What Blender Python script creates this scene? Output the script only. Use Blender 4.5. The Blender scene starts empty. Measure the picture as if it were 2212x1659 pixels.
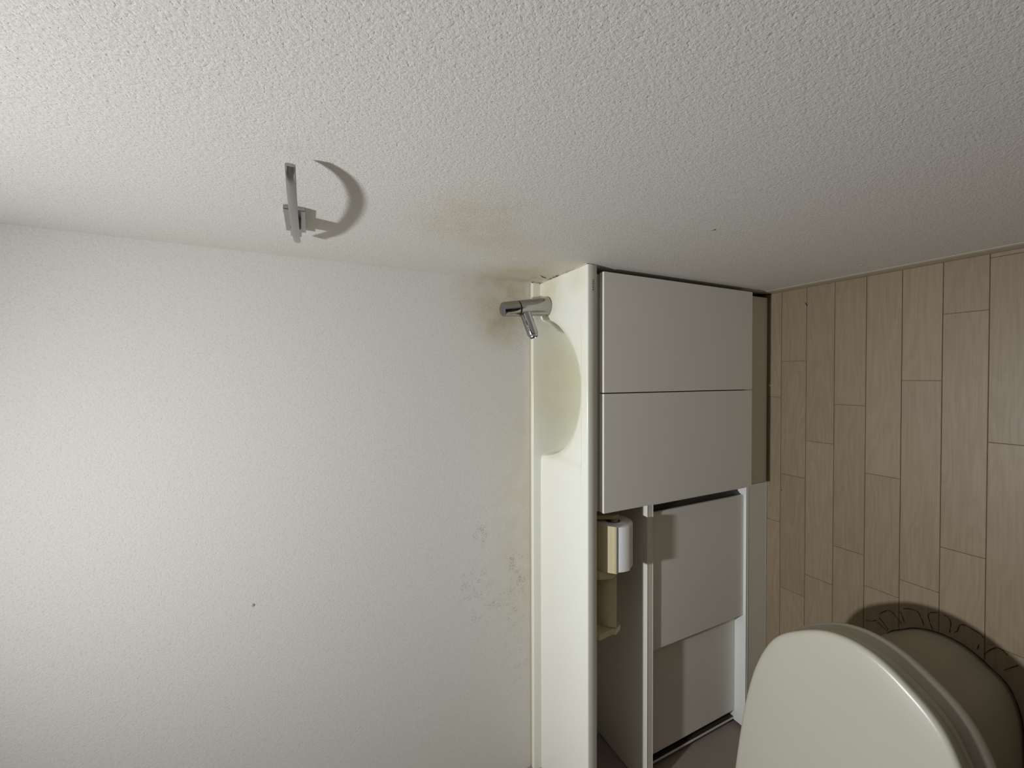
import bpy, bmesh, math, random
from mathutils import Vector, Matrix
random.seed(7)
sc = bpy.context.scene
COL = sc.collection

# ------------------------------------------------------------------ camera
F_PX, PITCH, YAW, ROLL = 884.2283, 0.4577, -0.0173, -0.0109
cp, sp, cy, sy = math.cos(PITCH), math.sin(PITCH), math.cos(YAW), math.sin(YAW)
Fv = Vector((sy * cp, cy * cp, -sp))
Rv = Vector((cy, -sy, 0))
Uv = Rv.cross(Fv)
R2 = Rv * math.cos(ROLL) + Uv * math.sin(ROLL)
U2 = Uv * math.cos(ROLL) - Rv * math.sin(ROLL)
cam = bpy.data.cameras.new('camera')
cam.sensor_fit = 'HORIZONTAL'
cam.sensor_width = 36.0
cam.lens = F_PX / 2212 * 36.0
cam.clip_start = 0.01
camo = bpy.data.objects.new('camera', cam)
COL.objects.link(camo)
m = Matrix((-U2, R2, -Fv)).transposed().to_4x4()      # the photograph was taken with the phone turned sideways
m.translation = Vector((0, 0, 1.4))
camo.matrix_world = m
sc.camera = camo

# ------------------------------------------------------------------ light
w = bpy.data.worlds.new('world')
sc.world = w
w.use_nodes = True
w.node_tree.nodes['Background'].inputs[0].default_value = (1.0, 0.95, 0.86, 1)
w.node_tree.nodes['Background'].inputs[1].default_value = 0.012
ld = bpy.data.lights.new('ceiling_lamp', 'AREA')
ld.shape = 'DISK'
ld.size = 0.075
ld.energy = 11.8
ld.spread = math.radians(120)
ld.color = (0.945, 0.98, 1.03)
lo = bpy.data.objects.new('ceiling_lamp', ld)
lo.location = (-0.24, 0.385, 2.60)
COL.objects.link(lo)
sc.view_settings.view_transform = 'Standard'
sc.view_settings.look = 'None'
sc.view_settings.gamma = 1
sc.view_settings.use_curve_mapping = False
sc.view_settings.exposure = 0.0

# ------------------------------------------------------------------ materials
def new_mat(name):
    mt = bpy.data.materials.new(name)
    mt.use_nodes = True
    nt = mt.node_tree
    return mt, nt, nt.nodes['Principled BSDF']

def N(nt, kind, **kw):
    n = nt.nodes.new(kind)
    for k, v in kw.items():
        setattr(n, k, v)
    return n

def mixc(nt, fac, a, b, mode='MIX'):
    n = nt.nodes.new('ShaderNodeMix')
    n.data_type = 'RGBA'
    n.blend_type = mode
    for sock, v in ((n.inputs[0], fac), (n.inputs[6], a), (n.inputs[7], b)):
        if isinstance(v, (tuple, list)):
            sock.default_value = (*v, 1)
        elif isinstance(v, (int, float)):
            sock.default_value = v
        else:
            nt.links.new(v, sock)
    return n.outputs[2]

def math_n(nt, op, a, b=0.0, clamp=False):
    n = nt.nodes.new('ShaderNodeMath')
    n.operation = op
    n.use_clamp = clamp
    for i, v in enumerate((a, b)):
        if isinstance(v, (int, float)):
            n.inputs[i].default_value = v
        else:
            nt.links.new(v, n.inputs[i])
    return n.outputs[0]

def ramp(nt, v, lo, hi, a=0.0, b=1.0):
    n = nt.nodes.new('ShaderNodeMapRange')
    n.interpolation_type = 'SMOOTHSTEP'
    nt.links.new(v, n.inputs[0])
    for i, x in zip((1, 2, 3, 4), (lo, hi, a, b)):
        n.inputs[i].default_value = x
    return n.outputs[0]

def noise(nt, vec, scale, detail=2.0, rough=0.5, dist=0.0):
    n = nt.nodes.new('ShaderNodeTexNoise')
    nt.links.new(vec, n.inputs['Vector'])
    n.inputs['Scale'].default_value = scale
    n.inputs['Detail'].default_value = detail
    n.inputs['Roughness'].default_value = rough
    n.inputs['Distortion'].default_value = dist
    return n.outputs[0]

def mapping(nt, vec, rot=(0, 0, 0), scale=(1, 1, 1), loc=(0, 0, 0)):
    n = nt.nodes.new('ShaderNodeMapping')
    nt.links.new(vec, n.inputs[0])
    n.inputs['Rotation'].default_value = rot
    n.inputs['Scale'].default_value = scale
    n.inputs['Location'].default_value = loc
    return n.outputs[0]

def bump(nt, bsdf, h, strength, dist):
    n = nt.nodes.new('ShaderNodeBump')
    n.inputs['Strength'].default_value = strength
    n.inputs['Distance'].default_value = dist
    nt.links.new(h, n.inputs['Height'])
    nt.links.new(n.outputs[0], bsdf.inputs['Normal'])

def position(nt):
    return nt.nodes.new('ShaderNodeNewGeometry').outputs['Position']

def near(nt, pos, c, r0, r1, squash=(1, 1, 1)):
    """1 within r0 of the point c, 0 beyond r1"""
    s = nt.nodes.new('ShaderNodeVectorMath'); s.operation = 'SUBTRACT'
    nt.links.new(pos, s.inputs[0]); s.inputs[1].default_value = c
    q = nt.nodes.new('ShaderNodeVectorMath'); q.operation = 'MULTIPLY'
    nt.links.new(s.outputs[0], q.inputs[0]); q.inputs[1].default_value = squash
    l = nt.nodes.new('ShaderNodeVectorMath'); l.operation = 'LENGTH'
    nt.links.new(q.outputs[0], l.inputs[0])
    return ramp(nt, l.outputs['Value'], r0, r1, 1.0, 0.0)

def simple(name, col, rough=0.5, metal=0.0, bump_s=0.0, bump_scale=200, spec=0.5, var=0.03):
    mt, nt, b = new_mat(name)
    pos = nt.nodes.new('ShaderNodeTexCoord').outputs['Object']
    n = noise(nt, pos, 14, 3)
    dark = tuple(c * (1 - var) for c in col)
    nt.links.new(mixc(nt, n, dark, col), b.inputs['Base Color'])
    b.inputs['Roughness'].default_value = rough
    b.inputs['Metallic'].default_value = metal
    b.inputs['Specular IOR Level'].default_value = spec
    if bump_s:
        bump(nt, b, noise(nt, pos, bump_scale, 2), bump_s, 0.001)
    return mt

WALL = (0.80, 0.775, 0.715)

def wallpaper(name, rot, stains, specks, strength=0.55):
    mt, nt, b = new_mat(name)
    pos = position(nt)
    iso = noise(nt, pos, 330, 3.5, 0.62)
    strk = noise(nt, mapping(nt, pos, rot, (1.0, 1.0, 0.36)), 400, 2.5, 0.58)
    pits = ramp(nt, noise(nt, pos, 250, 2.0), 0.30, 0.44)
    h = math_n(nt, 'ADD', math_n(nt, 'ADD', iso, math_n(nt, 'MULTIPLY', strk, 1.3)), math_n(nt, 'MULTIPLY', pits, 0.35))
    col = mixc(nt, ramp(nt, h, 0.95, 1.75), tuple(c * 0.90 for c in WALL), WALL)
    broad = noise(nt, pos, 3.2, 3)
    col = mixc(nt, ramp(nt, broad, 0.42, 0.72, 0.0, 0.25), col, (0.79, 0.75, 0.685))
    for c, r0, r1, sq, tint, amt in stains:
        f = math_n(nt, 'MULTIPLY', near(nt, pos, c, r0, r1, sq), ramp(nt, noise(nt, pos, 22, 4), 0.25, 0.70, 0.35, amt))
        col = mixc(nt, f, col, tint, 'MULTIPLY')
    grain = ramp(nt, noise(nt, pos, 210, 3, 0.65), 0.47, 0.62)
    clump = ramp(nt, noise(nt, pos, 34, 3, 0.6), 0.47, 0.64)
    gc = math_n(nt, 'MULTIPLY', grain, clump)
    for c, r, sq, amt in specks:
        f = math_n(nt, 'MULTIPLY', near(nt, pos, c, r * 0.2, r, sq), gc)
        f = math_n(nt, 'MULTIPLY', f, amt)
        col = mixc(nt, f, col, (0.20, 0.19, 0.16))
    nt.links.new(col, b.inputs['Base Color'])
    b.inputs['Roughness'].default_value = 0.72
    b.inputs['Specular IOR Level'].default_value = 0.25
    bump(nt, b, h, strength, 0.0009)
    return mt

YEL = (0.80, 0.72, 0.55)
M_wall_back = wallpaper('wallpaper_back', (0, math.radians(45), 0),
    [((0.235, 1.085, 0.875), 0.02, 0.17, (1, 1, 0.8), (0.80, 0.71, 0.55), 0.85),
     ((0.15, 1.085, 0.90), 0.01, 0.10, (1, 1, 1), (0.86, 0.79, 0.66), 0.8),
     ((-0.45, 1.085, 0.83), 0.02, 0.14, (0.25, 1, 1), (0.90, 0.86, 0.76), 0.8)],
    [((-0.536, 1.085, 0.864), 0.055, (1, 1, 1), 0.62), ((-0.603, 1.085, 0.846), 0.06, (1, 1, 1.3), 0.62),
     ((-0.43, 1.085, 0.97), 0.06, (0.7, 1, 1.6), 0.6), ((-0.60, 1.085, 0.99), 0.10, (1, 1, 1), 0.45),
     ((-0.68, 1.085, 0.90), 0.10, (1, 1, 0.7), 0.35), ((0.21, 1.085, 0.885), 0.11, (1, 1, 1), 0.30),
     ((0.13, 1.085, 0.84), 0.07, (0.5, 1, 1.6), 0.22), ((-0.85, 1.085, 0.85), 0.12, (0.6, 1, 1.5), 0.25)], 0.42)
M_wall_right = wallpaper('wallpaper_right', (math.radians(-45), 0, 0),
    [((0.284, 0.70, 1.14), 0.02, 0.14, (1, 0.8, 1), (0.91, 0.86, 0.75), 0.9),
     ((0.284, 0.80, 1.03), 0.01, 0.13, (1, 1, 1), (0.93, 0.88, 0.77), 0.9),
     ((0.284, 1.03, 0.86), 0.03, 0.20, (1, 0.7, 1), (0.86, 0.78, 0.62), 0.9)],
    [((0.284, 1.05, 0.84), 0.06, (1, 1, 1), 0.4)], 0.62)
M_ceiling = simple('ceiling_paper', (0.80, 0.79, 0.76), 0.8)
# brown rear panel, fine woven relief
M_wall_left, nt, b = new_mat('rear_panel_brown')
pos = position(nt)
nt.links.new(mixc(nt, noise(nt, pos, 160, 3), (0.30, 0.25, 0.205), (0.37, 0.315, 0.265)), b.inputs['Base Color'])
b.inputs['Roughness'].default_value = 0.7
bump(nt, b, noise(nt, pos, 300, 2), 0.3, 0.0008)

# floor planks: each plank is its own object with its own grain offset
M_plank, nt, b = new_mat('pale_wood_plank')
tc = nt.nodes.new('ShaderNodeTexCoord').outputs['Object']
oi = nt.nodes.new('ShaderNodeObjectInfo')
off = N(nt, 'ShaderNodeVectorMath', operation='SCALE')
cmb = nt.nodes.new('ShaderNodeCombineXYZ')
nt.links.new(oi.outputs['Random'], cmb.inputs[0]); nt.links.new(oi.outputs['Random'], cmb.inputs[2])
nt.links.new(cmb.outputs[0], off.inputs[0]); off.inputs['Scale'].default_value = 17.0
add = N(nt, 'ShaderNodeVectorMath', operation='ADD')
nt.links.new(tc, add.inputs[0]); nt.links.new(off.outputs[0], add.inputs[1])
v = add.outputs[0]
warp = noise(nt, mapping(nt, v, scale=(2.2, 13, 13)), 1.0, 2)
rings = math_n(nt, 'SINE', math_n(nt, 'MULTIPLY', warp, 75.0))
fine = noise(nt, mapping(nt, v, scale=(9, 260, 260)), 1.0, 3)
g = math_n(nt, 'ADD', math_n(nt, 'MULTIPLY', rings, 0.10), math_n(nt, 'MULTIPLY', fine, 0.85))
col = mixc(nt, ramp(nt, g, 0.05, 0.75), (0.258, 0.192, 0.121), (0.310, 0.237, 0.157))
hsv = nt.nodes.new('ShaderNodeHueSaturation')
nt.links.new(col, hsv.inputs['Color'])
nt.links.new(math_n(nt, 'ADD', math_n(nt, 'MULTIPLY', oi.outputs['Random'], 0.12), 0.92), hsv.inputs['Value'])
nt.links.new(hsv.outputs[0], b.inputs['Base Color'])
b.inputs['Roughness'].default_value = 0.42
b.inputs['Specular IOR Level'].default_value = 0.35
bump(nt, b, math_n(nt, 'ADD', g, math_n(nt, 'MULTIPLY', noise(nt, v, 420, 2), 0.6)), 0.18, 0.0006)
M_joint = simple('floor_joint', (0.22, 0.15, 0.09), 0.8)

# ivory moulded counter, slightly yellowed at the tap end and in the basin
M_counter, nt, b = new_mat('ivory_counter')
pos = position(nt)
col = mixc(nt, noise(nt, pos, 9, 3), (0.86, 0.85, 0.74), (0.885, 0.88, 0.785))
for c, r0, r1, amt in (((0.24, 1.02, 0.775), 0.02, 0.10, 0.85), ((-0.02, 0.98, 0.72), 0.10, 0.21, 0.55), ((0.26, 0.88, 0.778), 0.0, 0.06, 0.6)):
    f = math_n(nt, 'MULTIPLY', near(nt, pos, c, r0, r1), ramp(nt, noise(nt, pos, 26, 4), 0.25, 0.7, 0.35, amt))
    col = mixc(nt, f, col, (0.74, 0.70, 0.50))
nt.links.new(col, b.inputs['Base Color'])
b.inputs['Roughness'].default_value = 0.22
b.inputs['Specular IOR Level'].default_value = 0.45

M_white = simple('white_panel', (0.84, 0.81, 0.72), 0.38)
M_edge = simple('white_edge_band', (0.84, 0.835, 0.80), 0.32)
M_carcass = simple('carcass_cream', (0.62, 0.60, 0.52), 0.5)
M_ivory = simple('aged_ivory_plastic', (0.66, 0.58, 0.36), 0.35)
M_toilet = simple('toilet_ivory', (0.52, 0.49, 0.40), 0.20, spec=0.5)
M_lid = simple('lid_plastic', (0.55, 0.53, 0.425), 0.30, bump_s=0.03, bump_scale=500)
M_paper = simple('tissue_paper', (0.92, 0.92, 0.91), 0.9, bump_s=0.5, bump_scale=260)
M_core = simple('cardboard', (0.30, 0.20, 0.10), 0.9)
M_dark = simple('sealant_dark', (0.030, 0.022, 0.014), 0.7)
M_black = simple('printed_black', (0.015, 0.013, 0.012), 0.5)
M_blue = simple('blue_index', (0.02, 0.10, 0.32), 0.3)
M_stain = simple('brown_stain', (0.055, 0.030, 0.014), 0.85)
M_base = simple('skirting_vinyl', (0.56, 0.51, 0.39), 0.6)
M_rail = simple('metal_rail', (0.45, 0.45, 0.42), 0.4, metal=0.8)
# chrome with a slight dull film of water marks
M_chrome, nt, b = new_mat('chrome')
pos = nt.nodes.new('ShaderNodeTexCoord').outputs['Object']
n1 = noise(nt, pos, 60, 4, 0.7)
nt.links.new(mixc(nt, n1, (0.31, 0.31, 0.30), (0.43, 0.43, 0.42)), b.inputs['Base Color'])
b.inputs['Metallic'].default_value = 1.0
nt.links.new(ramp(nt, n1, 0.4, 0.75, 0.09, 0.24), b.inputs['Roughness'])
M_satin = simple('satin_chrome', (0.40, 0.40, 0.40), 0.24, metal=1.0)
# mouldy caulk
M_caulk, nt, b = new_mat('mouldy_caulk')
pos = position(nt)
d = ramp(nt, noise(nt, pos, 55, 4, 0.7), 0.42, 0.62)
near_c = near(nt, pos, (0.28, 1.04, 0.79), 0.05, 0.19)
nt.links.new(mixc(nt, math_n(nt, 'MULTIPLY', d, near_c), (0.62, 0.56, 0.42), (0.045, 0.03, 0.018)), b.inputs['Base Color'])
b.inputs['Roughness'].default_value = 0.6

# ------------------------------------------------------------------ object helpers
def link(name, me, mat, parent=None, smooth=False):
    o = bpy.data.objects.new(name, me)
    COL.objects.link(o)
    if mat:
        me.materials.append(mat)
    if smooth:
        for p in me.polygons:
            p.use_smooth = True
    if parent:
        o.parent = parent
        o.matrix_parent_inverse = Matrix.Translation(parent.location).inverted()
    return o

def from_pd(name, vs, fs, mat, parent=None, smooth=False):
    me = bpy.data.meshes.new(name)
    me.from_pydata([tuple(v) for v in vs], [], fs)
    bm = bmesh.new(); bm.from_mesh(me)
    bmesh.ops.recalc_face_normals(bm, faces=bm.faces)
    bm.to_mesh(me); bm.free()
    return link(name, me, mat, parent, smooth)

def box(name, lo_, hi_, mat, parent=None, bev=0.0, seg=2):
    bm = bmesh.new()
    bmesh.ops.create_cube(bm, size=1)
    for v in bm.verts:
        v.co = Vector([lo_[i] + (v.co[i] + 0.5) * (hi_[i] - lo_[i]) for i in range(3)])
    if bev:
        bmesh.ops.bevel(bm, geom=bm.edges[:], offset=bev, segments=seg, profile=0.5, affect='EDGES')
    me = bpy.data.meshes.new(name)
    bm.to_mesh(me); bm.free()
    return link(name, me, mat, parent)

def prism(name, poly, axis, a, b, mat, parent=None, smooth=False, bev=0.0):
    """poly: 2-D points; extruded along axis (0,1,2) from a to b; the 2-D axes are the other two in order"""
    oth = [i for i in range(3) if i != axis]
    vs = []
    for t in (a, b):
        for p in poly:
            c = [0, 0, 0]
            c[axis] = t; c[oth[0]] = p[0]; c[oth[1]] = p[1]
            vs.append(c)
    n = len(poly)
    fs = [tuple(range(n)), tuple(range(2 * n - 1, n - 1, -1))]
    fs += [(i, (i + 1) % n, n + (i + 1) % n, n + i) for i in range(n)]
    o = from_pd(name, vs, fs, mat, parent)
    if bev:
        bm = bmesh.new(); bm.from_mesh(o.data)
        bmesh.ops.bevel(bm, geom=bm.edges[:], offset=bev, segments=2, profile=0.5, affect='EDGES', clamp_overlap=True)
        bm.to_mesh(o.data); bm.free()
    return o

def loft(name, loops, mat, parent=None, smooth=True, cap0=True, cap1=True, closed=True):
    n = len(loops[0])
    vs = [v for l in loops for v in l]
    fs = []
    for k in range(len(loops) - 1):
        for i in range(n if closed else n - 1):
            j = (i + 1) % n
            fs.append((k * n + i, k * n + j, (k + 1) * n + j, (k + 1) * n + i))
    if cap0: fs.append(tuple(range(n)))
    if cap1: fs.append(tuple(range((len(loops) - 1) * n, len(loops) * n)))
    return from_pd(name, vs, fs, mat, parent, smooth)

def axis_frame(d):
    d = Vector(d).normalized()
    a = d.orthogonal().normalized()
    return d, a, d.cross(a)

def lathe(name, base, d, prof, mat, parent=None, seg=40, smooth=True):
    d, a, b_ = axis_frame(d)
    loops = [[Vector(base) + d * h + (a * math.cos(t) + b_ * math.sin(t)) * r for t in [2 * math.pi * i / seg for i in range(seg)]] for h, r in prof]
    o = loft(name, loops, mat, parent, smooth)
    mark_sharp(o)
    return o

def mark_sharp(o, ang=40):
    bm = bmesh.new(); bm.from_mesh(o.data)
    for e in bm.edges:
        if len(e.link_faces) == 2 and e.calc_face_angle(0) > math.radians(ang):
            e.smooth = False
    bm.to_mesh(o.data); bm.free()

def ribbon(pts, wd, z, closed=False):
    """flat thin strip along pts (x, y) at height z -> verts, faces"""
    vs, fs = [], []
    n = len(pts)
    for i, p in enumerate(pts):
        a = Vector(pts[(i - 1) % n if closed else max(i - 1, 0)]); c = Vector(pts[(i + 1) % n if closed else min(i + 1, n - 1)])
        t = (c - a).normalized(); nn = Vector((-t.y, t.x))
        ww = wd[i] if isinstance(wd, (list, tuple)) else wd
        for s in (-1, 1):
            vs.append((p[0] + nn.x * ww * s / 2, p[1] + nn.y * ww * s / 2, z))
    for i in range(n if closed else n - 1):
        j = (i + 1) % n
        fs.append((2 * i, 2 * j, 2 * j + 1, 2 * i + 1))
    return vs, fs

def thing(name, label, cat, loc=(0, 0, 0), group=None):
    o = bpy.data.objects.new(name, None)
    o.empty_display_size = 0.05
    COL.objects.link(o)
    o.location = loc
    o['label'] = label
    o['category'] = cat
    if group: o['group'] = group
    return o

def structure(o):
    o['kind'] = 'structure'
    return o

# ------------------------------------------------------------------ room shell
XB, YA, XC = 0.2839, 1.0852, -1.19
wb = structure(box('wall_back', (XC - 0.1, YA, -0.02), (XB + 0.1, YA + 0.1, 2.62), M_wall_back))
wr = structure(box('wall_right', (XB, -0.60, -0.02), (XB + 0.1, YA, 2.62), M_wall_right))
wl = structure(box('wall_left', (XC - 0.1, -0.60, -0.02), (XC, YA, 2.62), M_wall_left))
structure(box('ceiling', (XC - 0.1, -0.60, 2.62), (XB + 0.1, YA + 0.1, 2.72), M_ceiling))
fl = structure(box('floor', (XC - 0.1, -0.60, -0.06), (XB + 0.1, YA + 0.1, -0.0035), M_joint))

# planks, one object each: rows run along x, widths 77 mm
pitch = 0.0773
edges = [0.900, 0.8229] + [0.7469 - pitch * k for k in range(0, 17)]
joints = [[-0.485, -0.0674], [-0.70, -0.3216, 0.0505], [-0.6259, -0.202], [-0.90, -0.5058, -0.0826], [-0.95, -0.5908, -0.272],
          [-0.5398, -0.0108], [-0.92, -0.424, 0.1525], [-0.62, -0.1525, 0.2703], [-0.80, -0.31, 0.06], [-0.55, -0.05], [-0.9, -0.42, 0.2],
          [-0.7, -0.2], [-0.5, 0.05], [-0.85, -0.35, 0.12], [-0.6, -0.1], [-0.75, -0.25, 0.2], [-0.45, 0.0], [-0.8, -0.3]]
plank_mesh = {}
for r in range(len(edges) - 1):
    y1, y0 = edges[r], edges[r + 1]
    xs = [XC + 0.002] + joints[r % len(joints)] + [XB - 0.0035]
    for a, b_ in zip(xs[:-1], xs[1:]):
        L, W = b_ - a - 0.0008, y1 - y0 - 0.0010
        key = (round(L, 4), round(W, 4))
        if key not in plank_mesh:
            t = 0.0035
            vs = []
            for zz, ins in ((-t, 0), (-0.0006, 0), (0.0, 0.0008)):
                vs += [(-L / 2 + ins, -W / 2 + ins, zz), (L / 2 - ins, -W / 2 + ins, zz), (L / 2 - ins, W / 2 - ins, zz), (-L / 2 + ins, W / 2 - ins, zz)]
            fs = [(k * 4 + i, k * 4 + (i + 1) % 4, k * 4 + 4 + (i + 1) % 4, k * 4 + 4 + i) for k in (0, 1) for i in range(4)] + [(8, 9, 10, 11), (3, 2, 1, 0)]
            me = bpy.data.meshes.new('plank'); me.from_pydata(vs, [], fs); me.materials.append(M_plank)
            plank_mesh[key] = me
        o = bpy.data.objects.new('plank', plank_mesh[key])
        COL.objects.link(o)
        o.parent = fl
        o.location = ((a + b_) / 2, (y0 + y1) / 2, random.uniform(-0.0002, 0.0001))

# skirting strip along the right wall and bead of caulk round the counter
bb = prism('baseboard_right', [(XB - 0.0001, 0.002), (XB - 0.0028, 0.002), (XB - 0.0028, 0.034), (XB - 0.0012, 0.042), (XB - 0.0001, 0.043)], 1, -0.60, 0.868, M_base)
structure(bb)

def tube(name, pts, rad, mat, parent=None, seg=8):
    loops = []
    for i, p in enumerate(pts):
        a = Vector(pts[max(i - 1, 0)]); c = Vector(pts[min(i + 1, len(pts) - 1)])
        d, u, v_ = axis_frame(c - a)
        if loops:
            u = (pu - d * pu.dot(d)).normalized(); v_ = d.cross(u)
        pu = u
        r = rad[i] if isinstance(rad, (list, tuple)) else rad
        loops.append([Vector(p) + (u * math.cos(t) + v_ * math.sin(t)) * r for t in [2 * math.pi * k / seg for k in range(seg)]])
    return loft(name, loops, mat, parent)

t1 = tube('trim_1', [(XB - 0.0005, 1.062 - 0.229 * k / 24, 0.7800 + 0.0006 * math.sin(k * 1.7)) for k in range(25)], [0.0022 + 0.0010 * max(0, 1 - k / 9) + 0.0003 * math.sin(k * 2.3) for k in range(25)], M_caulk)
structure(t1)
t2 = tube('trim_2', [(XB - 0.001 - 0.0005 * (k % 2) - (XB + 1.188) * k / 60, YA - 0.0006, 0.8046) for k in range(61)], 0.0013, simple('tan_caulk', (0.52, 0.40, 0.24), 0.6))
structure(t2)
t3 = tube('trim_3', [(XB - 0.0008, YA - 0.001 - 0.018 * k / 6, 0.8050) for k in range(7)] + [(XB - 0.0008, 1.0665, 0.803 - 0.0235 * k / 5) for k in range(1, 6)], [0.0022, 0.0018, 0.0014, 0.0012, 0.0014, 0.0020, 0.0026, 0.0026, 0.0022, 0.0022, 0.003, 0.004], M_caulk)
structure(t3)

def wall_dot(name, c, n, r, mat, parent):
    d, u, v_ = axis_frame(n)
    loops = [[Vector(c) + d * h + (u * math.cos(t) * rr + v_ * math.sin(t) * rr * 0.85) for t in [2 * math.pi * k / 10 for k in range(10)]] for h, rr in ((0, r), (0.0008, r * 0.9), (0.0011, r * 0.5))]
    return loft(name, loops, mat, parent, cap0=False)
wall_dot('screw_plug', (-0.5132, YA, 1.5219), (0, -1, 0), 0.0042, simple('plug_olive', (0.52, 0.50, 0.36), 0.6), wb)
wall_dot('wall_patch', (XB, 0.540, 0.7014), (-1, 0, 0), 0.0050, simple('patch_grey', (0.42, 0.40, 0.36), 0.7), wr)
wall_dot('wall_patch', (XB, 0.546, 0.1342), (-1, 0, 0), 0.0050, M_base, wr)
# lifted edge of the wallpaper in the corner over the tap
from_pd('paper_tear', [(XB - 0.0004, 0.9835, 0.829), (XB - 0.0016, 0.998, 0.813), (XB - 0.0004, 1.010, 0.797), (XB - 0.0004, 1.012, 0.789), (XB - 0.0014, 1.001, 0.803), (XB - 0.0004, 0.988, 0.823)],
        [(0, 1, 4, 5), (1, 2, 3, 4)], M_dark, wr)

# ------------------------------------------------------------------ hand-wash counter with moulded basin
ctr = thing('hand_wash_counter', 'long ivory counter with moulded basin and low upstand along the back wall', 'counter', (-0.45, 0.95, 0.749))
CX0, CX1 = XC + 0.001, XB - 0.0015
YF, YL, YCR, ZT, ZB, ZU = 0.833, 0.8613, 1.0657, 0.779, 0.7495, 0.8042
def sstep(a, b_, x):
    t = min(1, max(0, (x - a) / (b_ - a)))
    return t * t * (3 - 2 * t)
def top_z(x, y):
    # tray: falls away from the tap deck, rises again in a short ramp at its left end
    tray = 0.011 * sstep(0.165, -0.02, x) * sstep(-0.246, -0.212, x - 0.03 * (y - 0.95))
    tray *= sstep(YL - 0.0006, YL + 0.0016, y)
    tray *= 1.0 + 0.35 * sstep(0.86, 1.0, y) * sstep(-0.246, -0.19, x)
    z = ZT - tray
    # bowl: half an ellipse in plan against the upstand, its back wall a fillet that runs on into the upstand
    ex, ey = (x + 0.030) / 0.206, (1.068 - y) / 0.181
    e = math.sqrt(ex * ex + ey * ey)
    if e < 1.09:
        yb = max(0.0, YCR - y) / 0.050
        f = max(0.0, 1 - (1 - yb) ** 4) ** 0.25 if yb < 1 else 1.0
        z -= (0.009 * sstep(1.09, 0.95, e) + 0.190 * math.sqrt(max(0.0, 1 - min(1, e / 0.985) ** 2.4)) * sstep(1.0, 0.93, e)) * f
    return z
nx, xs = 0, []
x = CX0
while x < CX1 - 1e-6:
    xs.append(x)
    x += 0.004 if x > -0.27 else 0.05
xs.append(CX1)
def rim_y(x):
    ex = (x + 0.030) / 0.206
    return min(1.045, 1.068 - 0.181 * math.sqrt(max(0.0, 1 - ex * ex)))
def y_stations(x):
    ry = rim_y(x)
    a, k = YL + 0.003, min(1.0, (ry - YL - 0.003) / 0.03)
    l = [YF + 0.0035, YF + 0.008, YF + 0.016, YL - 0.003, YL - 0.0008, YL + 0.0008, a]
    l += [a + (ry - 0.016 * k - a) * t / 8 for t in range(1, 9)]
    l += [ry + d_ * (k if d_ < 0 else 1) * 0.001 for d_ in (-13, -10, -7.5, -5.5, -3.5, -2, -0.8, 0.2, 0.7, 1.2, 2, 3, 4.2, 6, 8, 10)]
    b0, b1 = ry + 0.010, YCR - 0.0085
    l += [b0 + (b1 - b0) * t / 12 for t in range(1, 13)]
    return l + [YCR - d_ for d_ in (0.0065, 0.0045, 0.003, 0.0018, 0.001, 0.0005, 0.0002, 0.0001)]
loops = []
for x in xs:
    ys = y_stations(x)
    zlow = min(ZB, min(top_z(x, y) for y in ys) - 0.010)
    l = [(x, 1.0845, zlow), (x, 1.0845, ZU - 0.001), (x, 1.0835, ZU), (x, 1.0690, ZU), (x, 1.0673, ZU - 0.0006), (x, 1.0668, ZU - 0.0022)]
    zc = top_z(x, YCR)
    l += [(x, 1.0664, zc + 0.009), (x, YCR + 0.0003, zc + 0.004), (x, YCR, zc + 0.0010)]
    for y in reversed(ys):
        l.append((x, y, top_z(x, y)))
    l += [(x, YF + 0.0018, ZT - 0.0005), (x, YF + 0.0006, ZT - 0.0016), (x, YF, ZT - 0.0035), (x, YF, ZB + 0.0015), (x, YF + 0.0012, ZB + 0.0004), (x, YF + 0.0035, ZB), (x, YF + 0.019, ZB), (x, 0.8745, ZB), (x, 0.8755, zlow)]
    loops.append(l)
co = loft('basin_top', loops, M_counter, ctr, smooth=True)
mark_sharp(co, 85)
bx = box('under_frame', (CX0, 0.900, 0.7462), (-0.70, 0.930, 0.7492), M_white, ctr)

# maker's mark on the front edge, in serif capitals
def letter_T(x0, z0, wd, h):
    st, sr = wd * 0.20, h * 0.16
    cx = x0 + wd / 2
    q = [[(cx - st / 2, z0), (cx + st / 2, z0), (cx + st / 2, z0 + h), (cx - st / 2, z0 + h)],
         [(cx - wd * 0.30, z0), (cx + wd * 0.30, z0), (cx + wd * 0.12, z0 + sr * 0.7), (cx - wd * 0.12, z0 + sr * 0.7)],
         [(x0, z0 + h - sr * 0.75), (x0 + wd, z0 + h - sr * 0.75), (x0 + wd, z0 + h), (x0, z0 + h)],
         [(x0, z0 + h * 0.66), (x0 + wd * 0.09, z0 + h * 0.70), (x0 + wd * 0.22, z0 + h * 0.9), (x0, z0 + h * 0.9)],
         [(x0 + wd, z0 + h * 0.66), (x0 + wd, z0 + h * 0.9), (x0 + wd * 0.78, z0 + h * 0.9), (x0 + wd * 0.91, z0 + h * 0.70)]]
    vs, fs = [], []
    for p in q:
        fs.append(tuple(range(len(vs), len(vs) + 4)))
        vs += p
    return vs, fs
def letter_O(x0, z0, wd, h):
    vs, fs, n = [], [], 24
    for i in range(n):
        t = 2 * math.pi * i / n
        vs.append((x0 + wd / 2 + wd / 2 * math.cos(t), z0 + h / 2 + h * 0.53 * math.sin(t)))
        vs.append((x0 + wd / 2 + wd * 0.27 * math.cos(t), z0 + h / 2 + h * 0.44 * math.sin(t)))
    for i in range(n):
        j = (i + 1) % n
        fs.append((2 * i, 2 * j, 2 * j + 1, 2 * i + 1))
    return vs, fs
tx = 0.2168
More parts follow.
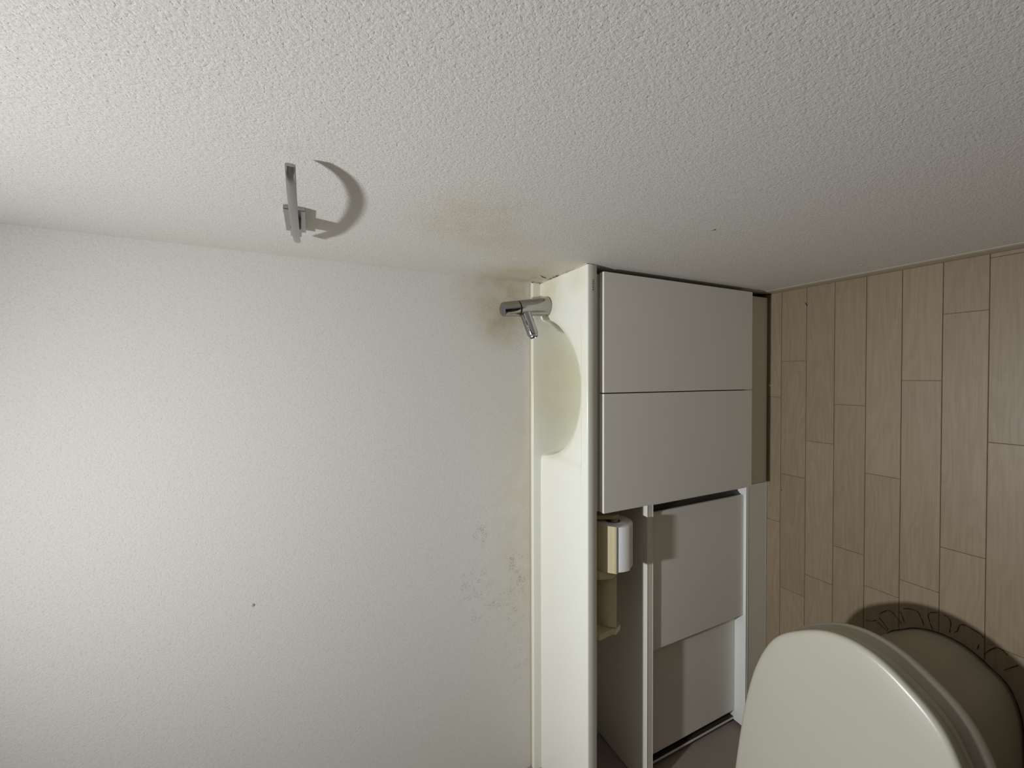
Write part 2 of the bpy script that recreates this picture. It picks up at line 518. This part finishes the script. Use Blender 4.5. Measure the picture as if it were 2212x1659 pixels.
for ch in 'TOTO':
    wd = 0.0062 if ch == 'T' else 0.0068
    vs, fs = (letter_T if ch == 'T' else letter_O)(tx, 0.7593, wd, 0.0048)
    from_pd('letter', [(v[0], YF - 0.00025, v[1]) for v in vs], fs, M_black, ctr)
    tx += wd + 0.0008

# ------------------------------------------------------------------ tap
tap = thing('faucet', 'chrome pillar tap with short spout over the counter basin', 'faucet', (0.207, 1.027, 0.779))
ad = Vector((-0.135, -0.02, 0.99)).normalized()
tb = Vector((0.2070, 1.0270, 0.7792))
lathe('tap_body', tb, ad, [(0, 0.0262), (0.0015, 0.0276), (0.004, 0.0280), (0.018, 0.0272), (0.045, 0.0247), (0.075, 0.0232), (0.0955, 0.0226), (0.0965, 0.0205)], M_chrome, tap, 48)
for v_ in COL.objects['tap_body'].data.vertices:
    v_.co.z = max(v_.co.z, 0.7793)          # the foot stands flat on the deck
lathe('collar_ring', tb + ad * 0.0963, ad, [(0, 0.0198), (0.0022, 0.0198)], M_dark, tap, 32)
# three-sided knob with rounded corners
hb = tb + ad * 0.0985
_, ha, hc = axis_frame(ad)
loops = []
for h, r, k in ((0, 0.0212, 0), (0.0015, 0.0222, 0.02), (0.010, 0.0222, 0.10), (0.022, 0.0216, 0.22), (0.040, 0.0205, 0.33), (0.0455, 0.0200, 0.35), (0.0475, 0.0188, 0.35)):
    l = []
    for i in range(60):
        t = 2 * math.pi * i / 60
        u = ((t - 0.9) % (2 * math.pi / 3)) - math.pi / 3
        tri = 0.62 / math.cos(u)                      # triangle inscribed
        rr = min(1.0, (1 - k) + k * min(tri * 1.32, 1.0))
        l.append(hb + ad * h + (ha * math.cos(t) + hc * math.sin(t)) * r * rr)
    loops.append(l)
kn = loft('knob', loops, M_chrome, tap); mark_sharp(kn, 30)
lathe('index_ring', hb + ad * 0.0475, ad, [(0, 0.0062), (0.0006, 0.0060)], M_satin, kn, 24)
lathe('index_dot', hb + ad * 0.0481, ad, [(0, 0.0046), (0.0005, 0.0042)], M_blue, kn, 24)
# spout
s0 = tb + ad * 0.077 + Vector((-0.004, 0, 0)); s1 = Vector((0.1185, 1.004, 0.8385))
sd = (s1 - s0).normalized(); sl = (s1 - s0).length
lathe('spout', s0, sd, [(0, 0.0172), (0.012, 0.0168), (0.024, 0.0158), (sl - 0.003, 0.0152), (sl - 0.0008, 0.0147), (sl, 0.0136)], M_chrome, tap, 36)
lathe('aerator', s0 + sd * sl, sd, [(-0.002, 0.0126), (0.0015, 0.0126), (0.0045, 0.0130), (0.0062, 0.0126), (0.0062, 0.0105), (0.002, 0.0100)], M_satin, tap, 32)

# ------------------------------------------------------------------ vanity cabinet (two flat doors) under the basin
vc = thing('vanity_cabinet', 'white two-door base cabinet under the basin beside the right wall', 'cabinet', (-0.04, 0.96, 0.0))
car = box('side_panel', (0.2515, 0.853, 0.140), (0.2665, 1.080, 0.7485), M_carcass, vc)
box('side_panel', (-0.3485, 0.853, 0.140), (-0.3335, 1.080, 0.7485), M_carcass, vc)
box('top_rail', (-0.3332, 0.853, 0.7185), (0.2508, 0.871, 0.7485), M_carcass, vc)
box('bottom_panel', (-0.3332, 0.853, 0.140), (0.2512, 1.080, 0.155), M_carcass, vc)
box('back_panel', (-0.3332, 1.070, 0.156), (0.2512, 1.080, 0.560), M_carcass, vc)
box('toe_kick', (-0.3575, 0.8672, 0.004), (0.2680, 0.882, 0.1395), M_white, vc, 0.0006, 1)
for a, b_ in ((-0.0396, 0.2693), (-0.3499, -0.0424)):
    d_ = box('cabinet_door', (a, 0.8323, 0.1361), (b_, 0.8505, 0.7289), M_white, vc, 0.0010, 2)

# ------------------------------------------------------------------ low cabinet with two sliding doors
sc_ = thing('sliding_door_cabinet', 'low white cabinet with two sliding doors under the paper holder', 'cabinet', (-0.77, 0.97, 0.0))
ZS = 0.5463
box('top_board', (-0.3590, 0.867, 0.5251), (-1.1855, 1.0845, ZS), M_white, sc_, 0.0008, 1)
box('base_ledge', (-0.3595, 0.867, 0.1015), (-1.1715, 1.0845, 0.1103), M_edge, sc_, 0.0006, 1)
box('plinth', (-0.3595, 0.8677, 0.003), (-1.1700, 0.886, 0.1010), M_white, sc_, 0.0004, 1)
box('side_panel', (-0.3590, 0.868, 0.1105), (-0.3660, 1.0840, 0.5249), M_white, sc_)
box('side_panel', (-1.1705, 0.945, 0.1105), (-1.1820, 1.0840, 0.5249), M_white, sc_)
z0, z1 = 0.1110, 0.5246
sd1 = prism('sliding_door', [(-0.795, 0.8762), (-0.3985, 0.8762), (-0.3945, 0.8768), (-0.3925, 0.8785), (-0.3920, 0.8810), (-0.3925, 0.8850), (-0.3910, 0.8895), (-0.3875, 0.8935), (-0.3830, 0.8965), (-0.3790, 0.8985), (-0.3660, 0.8990), (-0.3660, 0.9030), (-0.795, 0.9030)], 2, z0, z1, M_white, sc_, bev=0.0004)
sd2 = prism('sliding_door', [(-0.770, 0.9058), (-1.1350, 0.9058), (-1.1385, 0.9064), (-1.1400, 0.9085), (-1.1405, 0.9120), (-1.1430, 0.9180), (-1.1490, 0.9235), (-1.1625, 0.9250), (-1.1630, 0.9075), (-1.1695, 0.9075), (-1.1695, 0.9330), (-0.770, 0.9330)], 2, z0, z1, M_white, sc_, bev=0.0004)

M_pull = simple('dark_pull', (0.05, 0.047, 0.032), 0.45)
prism('finger_pull', [(-0.3914, 0.8848), (-0.3900, 0.8892), (-0.3868, 0.8929), (-0.3826, 0.8959), (-0.3787, 0.8979), (-0.3662, 0.8984), (-0.3662, 0.8989), (-0.3789, 0.8984), (-0.3829, 0.8964), (-0.3874, 0.8934), (-0.3909, 0.8894), (-0.3923, 0.8850)], 2, z0 + 0.0006, z1 - 0.0006, M_pull, sd1)
prism('finger_pull', [(-1.1410, 0.9118), (-1.1434, 0.9176), (-1.1492, 0.9230), (-1.1616, 0.9244), (-1.1619, 0.9084), (-1.1627, 0.9084), (-1.1624, 0.9249), (-1.1490, 0.9235), (-1.1430, 0.9180), (-1.1405, 0.9120)], 2, z0 + 0.0006, z1 - 0.0006, M_pull, sd2)

# ------------------------------------------------------------------ twin paper holder, aged ivory plastic, hung under the counter
ph = thing('paper_holder', 'yellowed ivory twin toilet paper holder hung under the counter', 'paper holder', (-0.53, 0.90, 0.749))
box('mounting_plate', (-0.702, 0.880, 0.7405), (-0.372, 0.985, 0.7460), M_ivory, ph, 0.001)
RY, RZ = 0.879, 0.661
def arm(x0, x1, nose):
    return prism('bracket', [(0.985, 0.7400), (0.900, 0.7400), (0.858, 0.722), (nose, 0.690), (nose + 0.002, 0.676), (0.858, 0.668), (0.872, 0.640), (0.886, 0.640), (0.905, 0.668), (0.960, 0.700)], 0, x0, x1, M_ivory, ph, bev=0.0012)
prism('bracket', [(0.985, 0.7400), (0.905, 0.7400), (0.890, 0.716), (0.880, 0.692), (0.868, 0.668), (0.868, 0.648), (0.888, 0.644), (0.905, 0.668), (0.960, 0.700)], 0, -0.385, -0.374, M_ivory, ph, bev=0.0012)
arm(-0.5345, -0.5120, 0.850)
arm(-0.696, -0.680, 0.862)
lathe('spindle', (-0.3871, RY, RZ - 0.006), (-1, 0, 0), [(0, 0.0105), (0.030, 0.0105), (0.034, 0.008)], M_ivory, ph, 20)
lathe('spindle', (-0.5119, RY, RZ - 0.006), (1, 0, 0), [(0, 0.0105), (0.020, 0.0105), (0.024, 0.008)], M_ivory, ph, 20)
def cover(x0, x1, yc, zc, r, a0, a1):
    n = 16
    outer = [(yc + (r + 0.0022) * math.cos(t), zc + (r + 0.0022) * math.sin(t)) for t in [math.radians(a0 + (a1 - a0) * i / n) for i in range(n + 1)]]
    inner = [(yc + r * math.cos(t), zc + r * math.sin(t)) for t in [math.radians(a0 + (a1 - a0) * i / n) for i in range(n + 1)]]
    t = math.radians(a1)
    lip = [(yc + (r + 0.0036) * math.cos(t - 0.03), zc + (r + 0.0036) * math.sin(t - 0.03)), (yc + (r + 0.0036) * math.cos(t + 0.06), zc + (r + 0.0036) * math.sin(t + 0.06)), (yc + r * math.cos(t + 0.06), zc + r * math.sin(t + 0.06))]
    o = prism('cutter_cover', outer[:-1] + lip + inner[::-1], 0, x0, x1, M_ivory, ph)
    for p in o.data.polygons: p.use_smooth = True
    mark_sharp(o, 25)
    return o
cover(-0.5110, -0.3885, RY, RZ, 0.0560, 62, 146)
cover(-0.6740, -0.5360, 0.9105, 0.6415, 0.0560, 66, 152)

tr = thing('toilet_paper_roll', 'white toilet paper roll in the twin holder', 'paper roll', (-0.45, RY, RZ - 0.053))
XL, XR = -0.5085, -0.3915
seg = 56
prof = [(0, 0.0205), (0, 0.050), (0.0015, 0.0525), (0.004, 0.0530), (0.113, 0.0530), (0.1155, 0.0525), (0.117, 0.050), (0.117, 0.0205)]
lp = [[(XR - h, RY + r * math.cos(t), RZ + r * math.sin(t)) for t in [2 * math.pi * i / seg for i in range(seg)]] for h, r in prof]
lp.append(lp[0])
rl = loft('paper', lp, M_paper, tr, cap0=False, cap1=False); mark_sharp(rl, 40)
lp = [[(XR - h, RY + r * math.cos(t), RZ + r * math.sin(t)) for t in [2 * math.pi * i / 32 for i in range(32)]] for h, r in ((0.001, 0.0203), (0.116, 0.0203), (0.116, 0.0188), (0.001, 0.0188), (0.001, 0.0203))]
loft('cardboard_core', lp, M_core, tr, cap0=False, cap1=False)
# loose outer sheet ending in a torn edge
vs, fs = [], []
n, mcol = 18, 40
for i in range(n + 1):
    for j in range(mcol + 1):
        xx = XR - 0.0005 - (XR - XL + 0.0008) * j / mcol
        end = 193 + 1.6 * math.sin(j * 1.9) * (j < 28) + random.uniform(-1.2, 1.2) * (j < 30) + (1.5 if j > 32 else 0)
        a = math.radians(118 + (end - 118) * i / n)
        rr = 0.0537 + 0.0010 * (i / n) ** 3
        vs.append((xx, RY + rr * math.cos(a), RZ + rr * math.sin(a)))
for i in range(n):
    for j in range(mcol):
        k = i * (mcol + 1) + j
        fs.append((k, k + 1, k + mcol + 2, k + mcol + 1))
from_pd('loose_sheet', vs, fs, M_paper, tr, smooth=True)

# ------------------------------------------------------------------ towel ring on the right wall
tw = thing('towel_ring', 'chrome curved open towel ring on the textured right wall', 'towel ring', (XB, 0.82, 1.42))
bp = box('wall_plate', (XB - 0.0075, 0.766, 1.4045), (XB - 0.0001, 0.876, 1.4375), M_satin, tw, 0.0012, 2)
ZR = 1.4200
path = [(0.2683, 0.588), (0.2625, 0.596), (0.2562, 0.611), (0.251, 0.635), (0.2473, 0.67), (0.2465, 0.7), (0.2473, 0.74), (0.25, 0.785), (0.2541, 0.83), (0.2599, 0.865), (0.2641, 0.883), (0.2672, 0.9)]
def spline(pts, n):
    out = []
    P = [Vector(p) for p in pts]
    P = [P[0] * 2 - P[1]] + P + [P[-1] * 2 - P[-2]]
    for i in range(1, len(P) - 2):
        for k in range(n):
            t = k / n
            a, b_, c, d_ = P[i - 1:i + 3]
            out.append(0.5 * ((2 * b_) + (c - a) * t + (2 * a - 5 * b_ + 4 * c - d_) * t * t + (3 * b_ - a - 3 * c + d_) * t ** 3))
    out.append(P[-2])
    return out
sp_ = spline(path, 6)
# band cross-section: tall, thin, rounded outer face
sec = []
for i in range(20):
    t = 2 * math.pi * i / 20
    c, s = math.cos(t), math.sin(t)
    sec.append((0.0042 * abs(c) ** 0.7 * (1 if c > 0 else -1), 0.0061 * abs(s) ** 0.8 * (1 if s > 0 else -1)))
loops = []
for i, p in enumerate(sp_):
    a, c = sp_[max(i - 1, 0)], sp_[min(i + 1, len(sp_) - 1)]
    t = (c - a).normalized(); nn = Vector((t.y, -t.x))
    loops.append([(p.x + nn.x * q[0], p.y + nn.y * q[0], ZR + q[1]) for q in sec])
rg = loft('ring_band', loops, M_satin, tw); mark_sharp(rg, 50)
prism('ring_arm', [(XB - 0.0074, 0.800), (0.2555, 0.795), (0.2580, 0.845), (XB - 0.0074, 0.858)], 2, ZR - 0.0085, ZR + 0.0085, M_satin, tw, bev=0.0008)

# ------------------------------------------------------------------ toilet
to = thing('toilet', 'ivory toilet with closed lid beside the low cabinet', 'toilet', (-0.85, 0.43, 0.0))
XF, YCT = -0.527, 0.430
prof_lid = [(0, 0), (0.0025, 0.025), (0.008, 0.046), (0.018, 0.068), (0.032, 0.091), (0.053, 0.122 - 0.002), (0.078, 0.143), (0.110, 0.160), (0.147, 0.1735), (0.19, 0.184), (0.25, 0.193), (0.325, 0.199), (0.41, 0.203), (0.46, 0.203)]
prof_ped = [(0, 0), (0.003, 0.024), (0.008, 0.041), (0.018, 0.060), (0.030, 0.076), (0.045, 0.096), (0.062, 0.109), (0.085, 0.118), (0.12, 0.126), (0.17, 0.130), (0.25, 0.132), (0.35, 0.132), (0.45, 0.132), (0.53, 0.132)]
def outline(prof, xf, offs, xback):
    P = [Vector(p) for p in prof]
    half = []
    for i in range(len(P) - 1):
        for k in range(4):
            a = P[max(i - 1, 0)] if i else Vector((P[1].x, -P[1].y)); b_, c = P[i], P[i + 1]; d_ = P[min(i + 2, len(P) - 1)]
            t = k / 4
            q = 0.5 * ((2 * b_) + (c - a) * t + (2 * a - 5 * b_ + 4 * c - d_) * t * t + (3 * b_ - a - 3 * c + d_) * t ** 3)
            half.append(q)
    half.append(P[-1])
    # offset along normals
    out = []
    for i, p in enumerate(half):
        a = half[i - 1] if i else Vector((half[1].x, -half[1].y)); c = half[min(i + 1, len(half) - 1)]
        t = (c - a).normalized(); nn = Vector((-t.y, t.x))
        if i == len(half) - 1: nn = Vector((0, 1))
        q = p + nn * offs
        out.append((q.x, max(q.y, 0) if i else 0.0))
    right = [(xf - s, YCT - wv) for s, wv in out]
    left = [(xf - s, YCT + wv) for s, wv in out[1:]]
    pts = [(max(x_, xback) if False else x_, y_) for x_, y_ in right]
    return right[::-1] + left
def lz(x): return 0.440 + 0.14 * (XF - x)
def ring(prof, xf, off, zf):
    return [(x_, y_, zf(x_) if callable(zf) else zf) for x_, y_ in outline(prof, xf, off, -1)]
loops = [ring(prof_lid, XF, -0.007, 0.4255), ring(prof_lid, XF, -0.0035, 0.4250), ring(prof_lid, XF, -0.0010, lambda x_: 0.4265), ring(prof_lid, XF, 0.0004, lambda x_: lz(x_) - 0.0085)]
for off, dz in ((0.0, -0.0045), (-0.0015, -0.0018), (-0.0045, 0.0), (-0.009, 0.0010)):
    loops.append(ring(prof_lid, XF, off, lambda x_, dz=dz: lz(x_) + dz))
last = loops[-1]
cx = -0.80
for f, dz in ((0.8, 0.0016), (0.5, 0.0026), (0.2, 0.003)):
    loops.append([(cx + (p[0] - cx) * f, YCT + (p[1] - YCT) * f, lz(cx + (p[0] - cx) * f) + 0.001 + dz) for p in last])
lid = loft('lid', loops, M_lid, to)
loops = [ring(prof_lid, XF, -0.012, 0.4245), ring(prof_lid, XF, -0.0055, 0.4235), ring(prof_lid, XF, -0.0035, 0.4195), ring(prof_lid, XF, -0.0035, 0.4060), ring(prof_lid, XF, -0.0060, 0.4020), ring(prof_lid, XF, -0.012, 0.4010)]
loft('seat', loops, M_lid, to)
# bowl: rim, flare, waist, foot
XPF = -0.640
def blend(t, off, z):
    a = outline(prof_lid, XF - 0.016, off, -1); b_ = outline(prof_ped, XPF, 0.0, -1)
    return [(pa[0] * (1 - t) + pb[0] * t, pa[1] * (1 - t) + pb[1] * t, z) for pa, pb in zip(a, b_)]
loops = [blend(0, -0.020, 0.4000), blend(0, -0.0075, 0.4005), blend(0, -0.0030, 0.3970), blend(0, 0.0015, 0.3860), blend(0, 0.0060, 0.3680), blend(0, 0.0085, 0.3560), blend(0, 0.0078, 0.3480), blend(0.02, 0.0045, 0.3420),
         blend(0.14, 0, 0.318), blend(0.32, 0, 0.280), blend(0.52, 0, 0.230), blend(0.70, 0, 0.180), blend(0.85, 0, 0.120), blend(0.95, 0, 0.060), blend(0.99, 0, 0.020), blend(1.0, 0, 0.0006)]
loft('bowl', loops, M_toilet, to)
box('back_unit', (-1.188, YCT - 0.200, 0.4035), (-0.990, YCT + 0.200, 0.560), M_lid, to, 0.02, 4)
box('rear_pedestal', (-1.188, YCT - 0.131, 0.0006), (-1.150, YCT + 0.131, 0.4000), M_toilet, to, 0.004, 2)
# dark sealant line round the foot
o_ = outline(prof_ped, XPF, 0.0012, -1)
vs, fs = ribbon(o_, [0.0014 + 0.0012 * abs(math.sin(i * 0.37)) for i in range(len(o_))], 0.0010)
from_pd('sealant_line', vs, fs, M_dark, to)

# brown scalloped tide marks on the floor round the toilet foot
marks = [[(-0.6544, 0.5558), (-0.6433, 0.5471), (-0.6345, 0.537), (-0.6355, 0.5284), (-0.6449, 0.5185), (-0.6559, 0.5087)],
         [(-0.6646, 0.5557), (-0.6758, 0.5453), (-0.6876, 0.5365)],
         [(-0.6251, 0.5117), (-0.6337, 0.5075), (-0.6447, 0.5046), (-0.6502, 0.4998)],
         [(-0.6142, 0.5063), (-0.6087, 0.4955), (-0.6062, 0.4835), (-0.6091, 0.4756), (-0.6184, 0.4717), (-0.6267, 0.4677), (-0.6374, 0.4651)],
         [(-0.5915, 0.4417), (-0.5958, 0.4516), (-0.6047, 0.4571), (-0.6182, 0.4551), (-0.6271, 0.4525), (-0.637, 0.4487)],
         [(-0.5905, 0.4284), (-0.5928, 0.4201), (-0.6042, 0.4164), (-0.618, 0.4175), (-0.6283, 0.418)],
         [(-0.624, 0.4104), (-0.6159, 0.4047), (-0.6029, 0.402), (-0.5975, 0.3981), (-0.5964, 0.3902), (-0.5994, 0.378), (-0.6038, 0.3661), (-0.6096, 0.3623)],
         [(-0.6294, 0.369), (-0.6421, 0.3716)],
         [(-0.6464, 0.3603), (-0.6383, 0.3562), (-0.6263, 0.348), (-0.6197, 0.3409), (-0.6203, 0.3328), (-0.6277, 0.3247)],
         [(-0.6649, 0.3303), (-0.6519, 0.3196), (-0.6401, 0.3095)],
         [(-0.6771, 0.5617), (-0.6855, 0.5498), (-0.6919, 0.5381)],
         [(-0.6872, 0.5859), (-0.6835, 0.5737), (-0.6751, 0.5632)]]
vs, fs = [], []
for k_, mk in enumerate(marks):
    pts = [tuple(p) for p in spline(mk, 5)]
    a, f = ribbon(pts, [0.0011 + 0.0012 * abs(math.sin(i * 0.31 + k_)) for i in range(len(pts))], 0.0007)
    fs += [tuple(i + len(vs) for i in q) for q in f]
    vs += a
from_pd('tide_mark', vs, fs, M_stain, fl)

# two dark specks of debris lying on the planks
for nm, lab, a, b_ in (('splinter', 'dark splinter on the floor planks near the right corner', (0.2325, 0.7505), (0.2220, 0.7440)),
                       ('crumb', 'tiny dark crumb on the floor plank in front of the sliding door cabinet', (-0.3745, 0.8200), (-0.3775, 0.8180))):
    o = tube(nm, [(a[0], a[1], 0.0013), ((a[0] + b_[0]) / 2, (a[1] + b_[1]) / 2, 0.0016), (b_[0], b_[1], 0.0012)], [0.0007, 0.0011, 0.0008], M_dark, None, 6)
    o['label'] = lab
    o['category'] = 'debris'
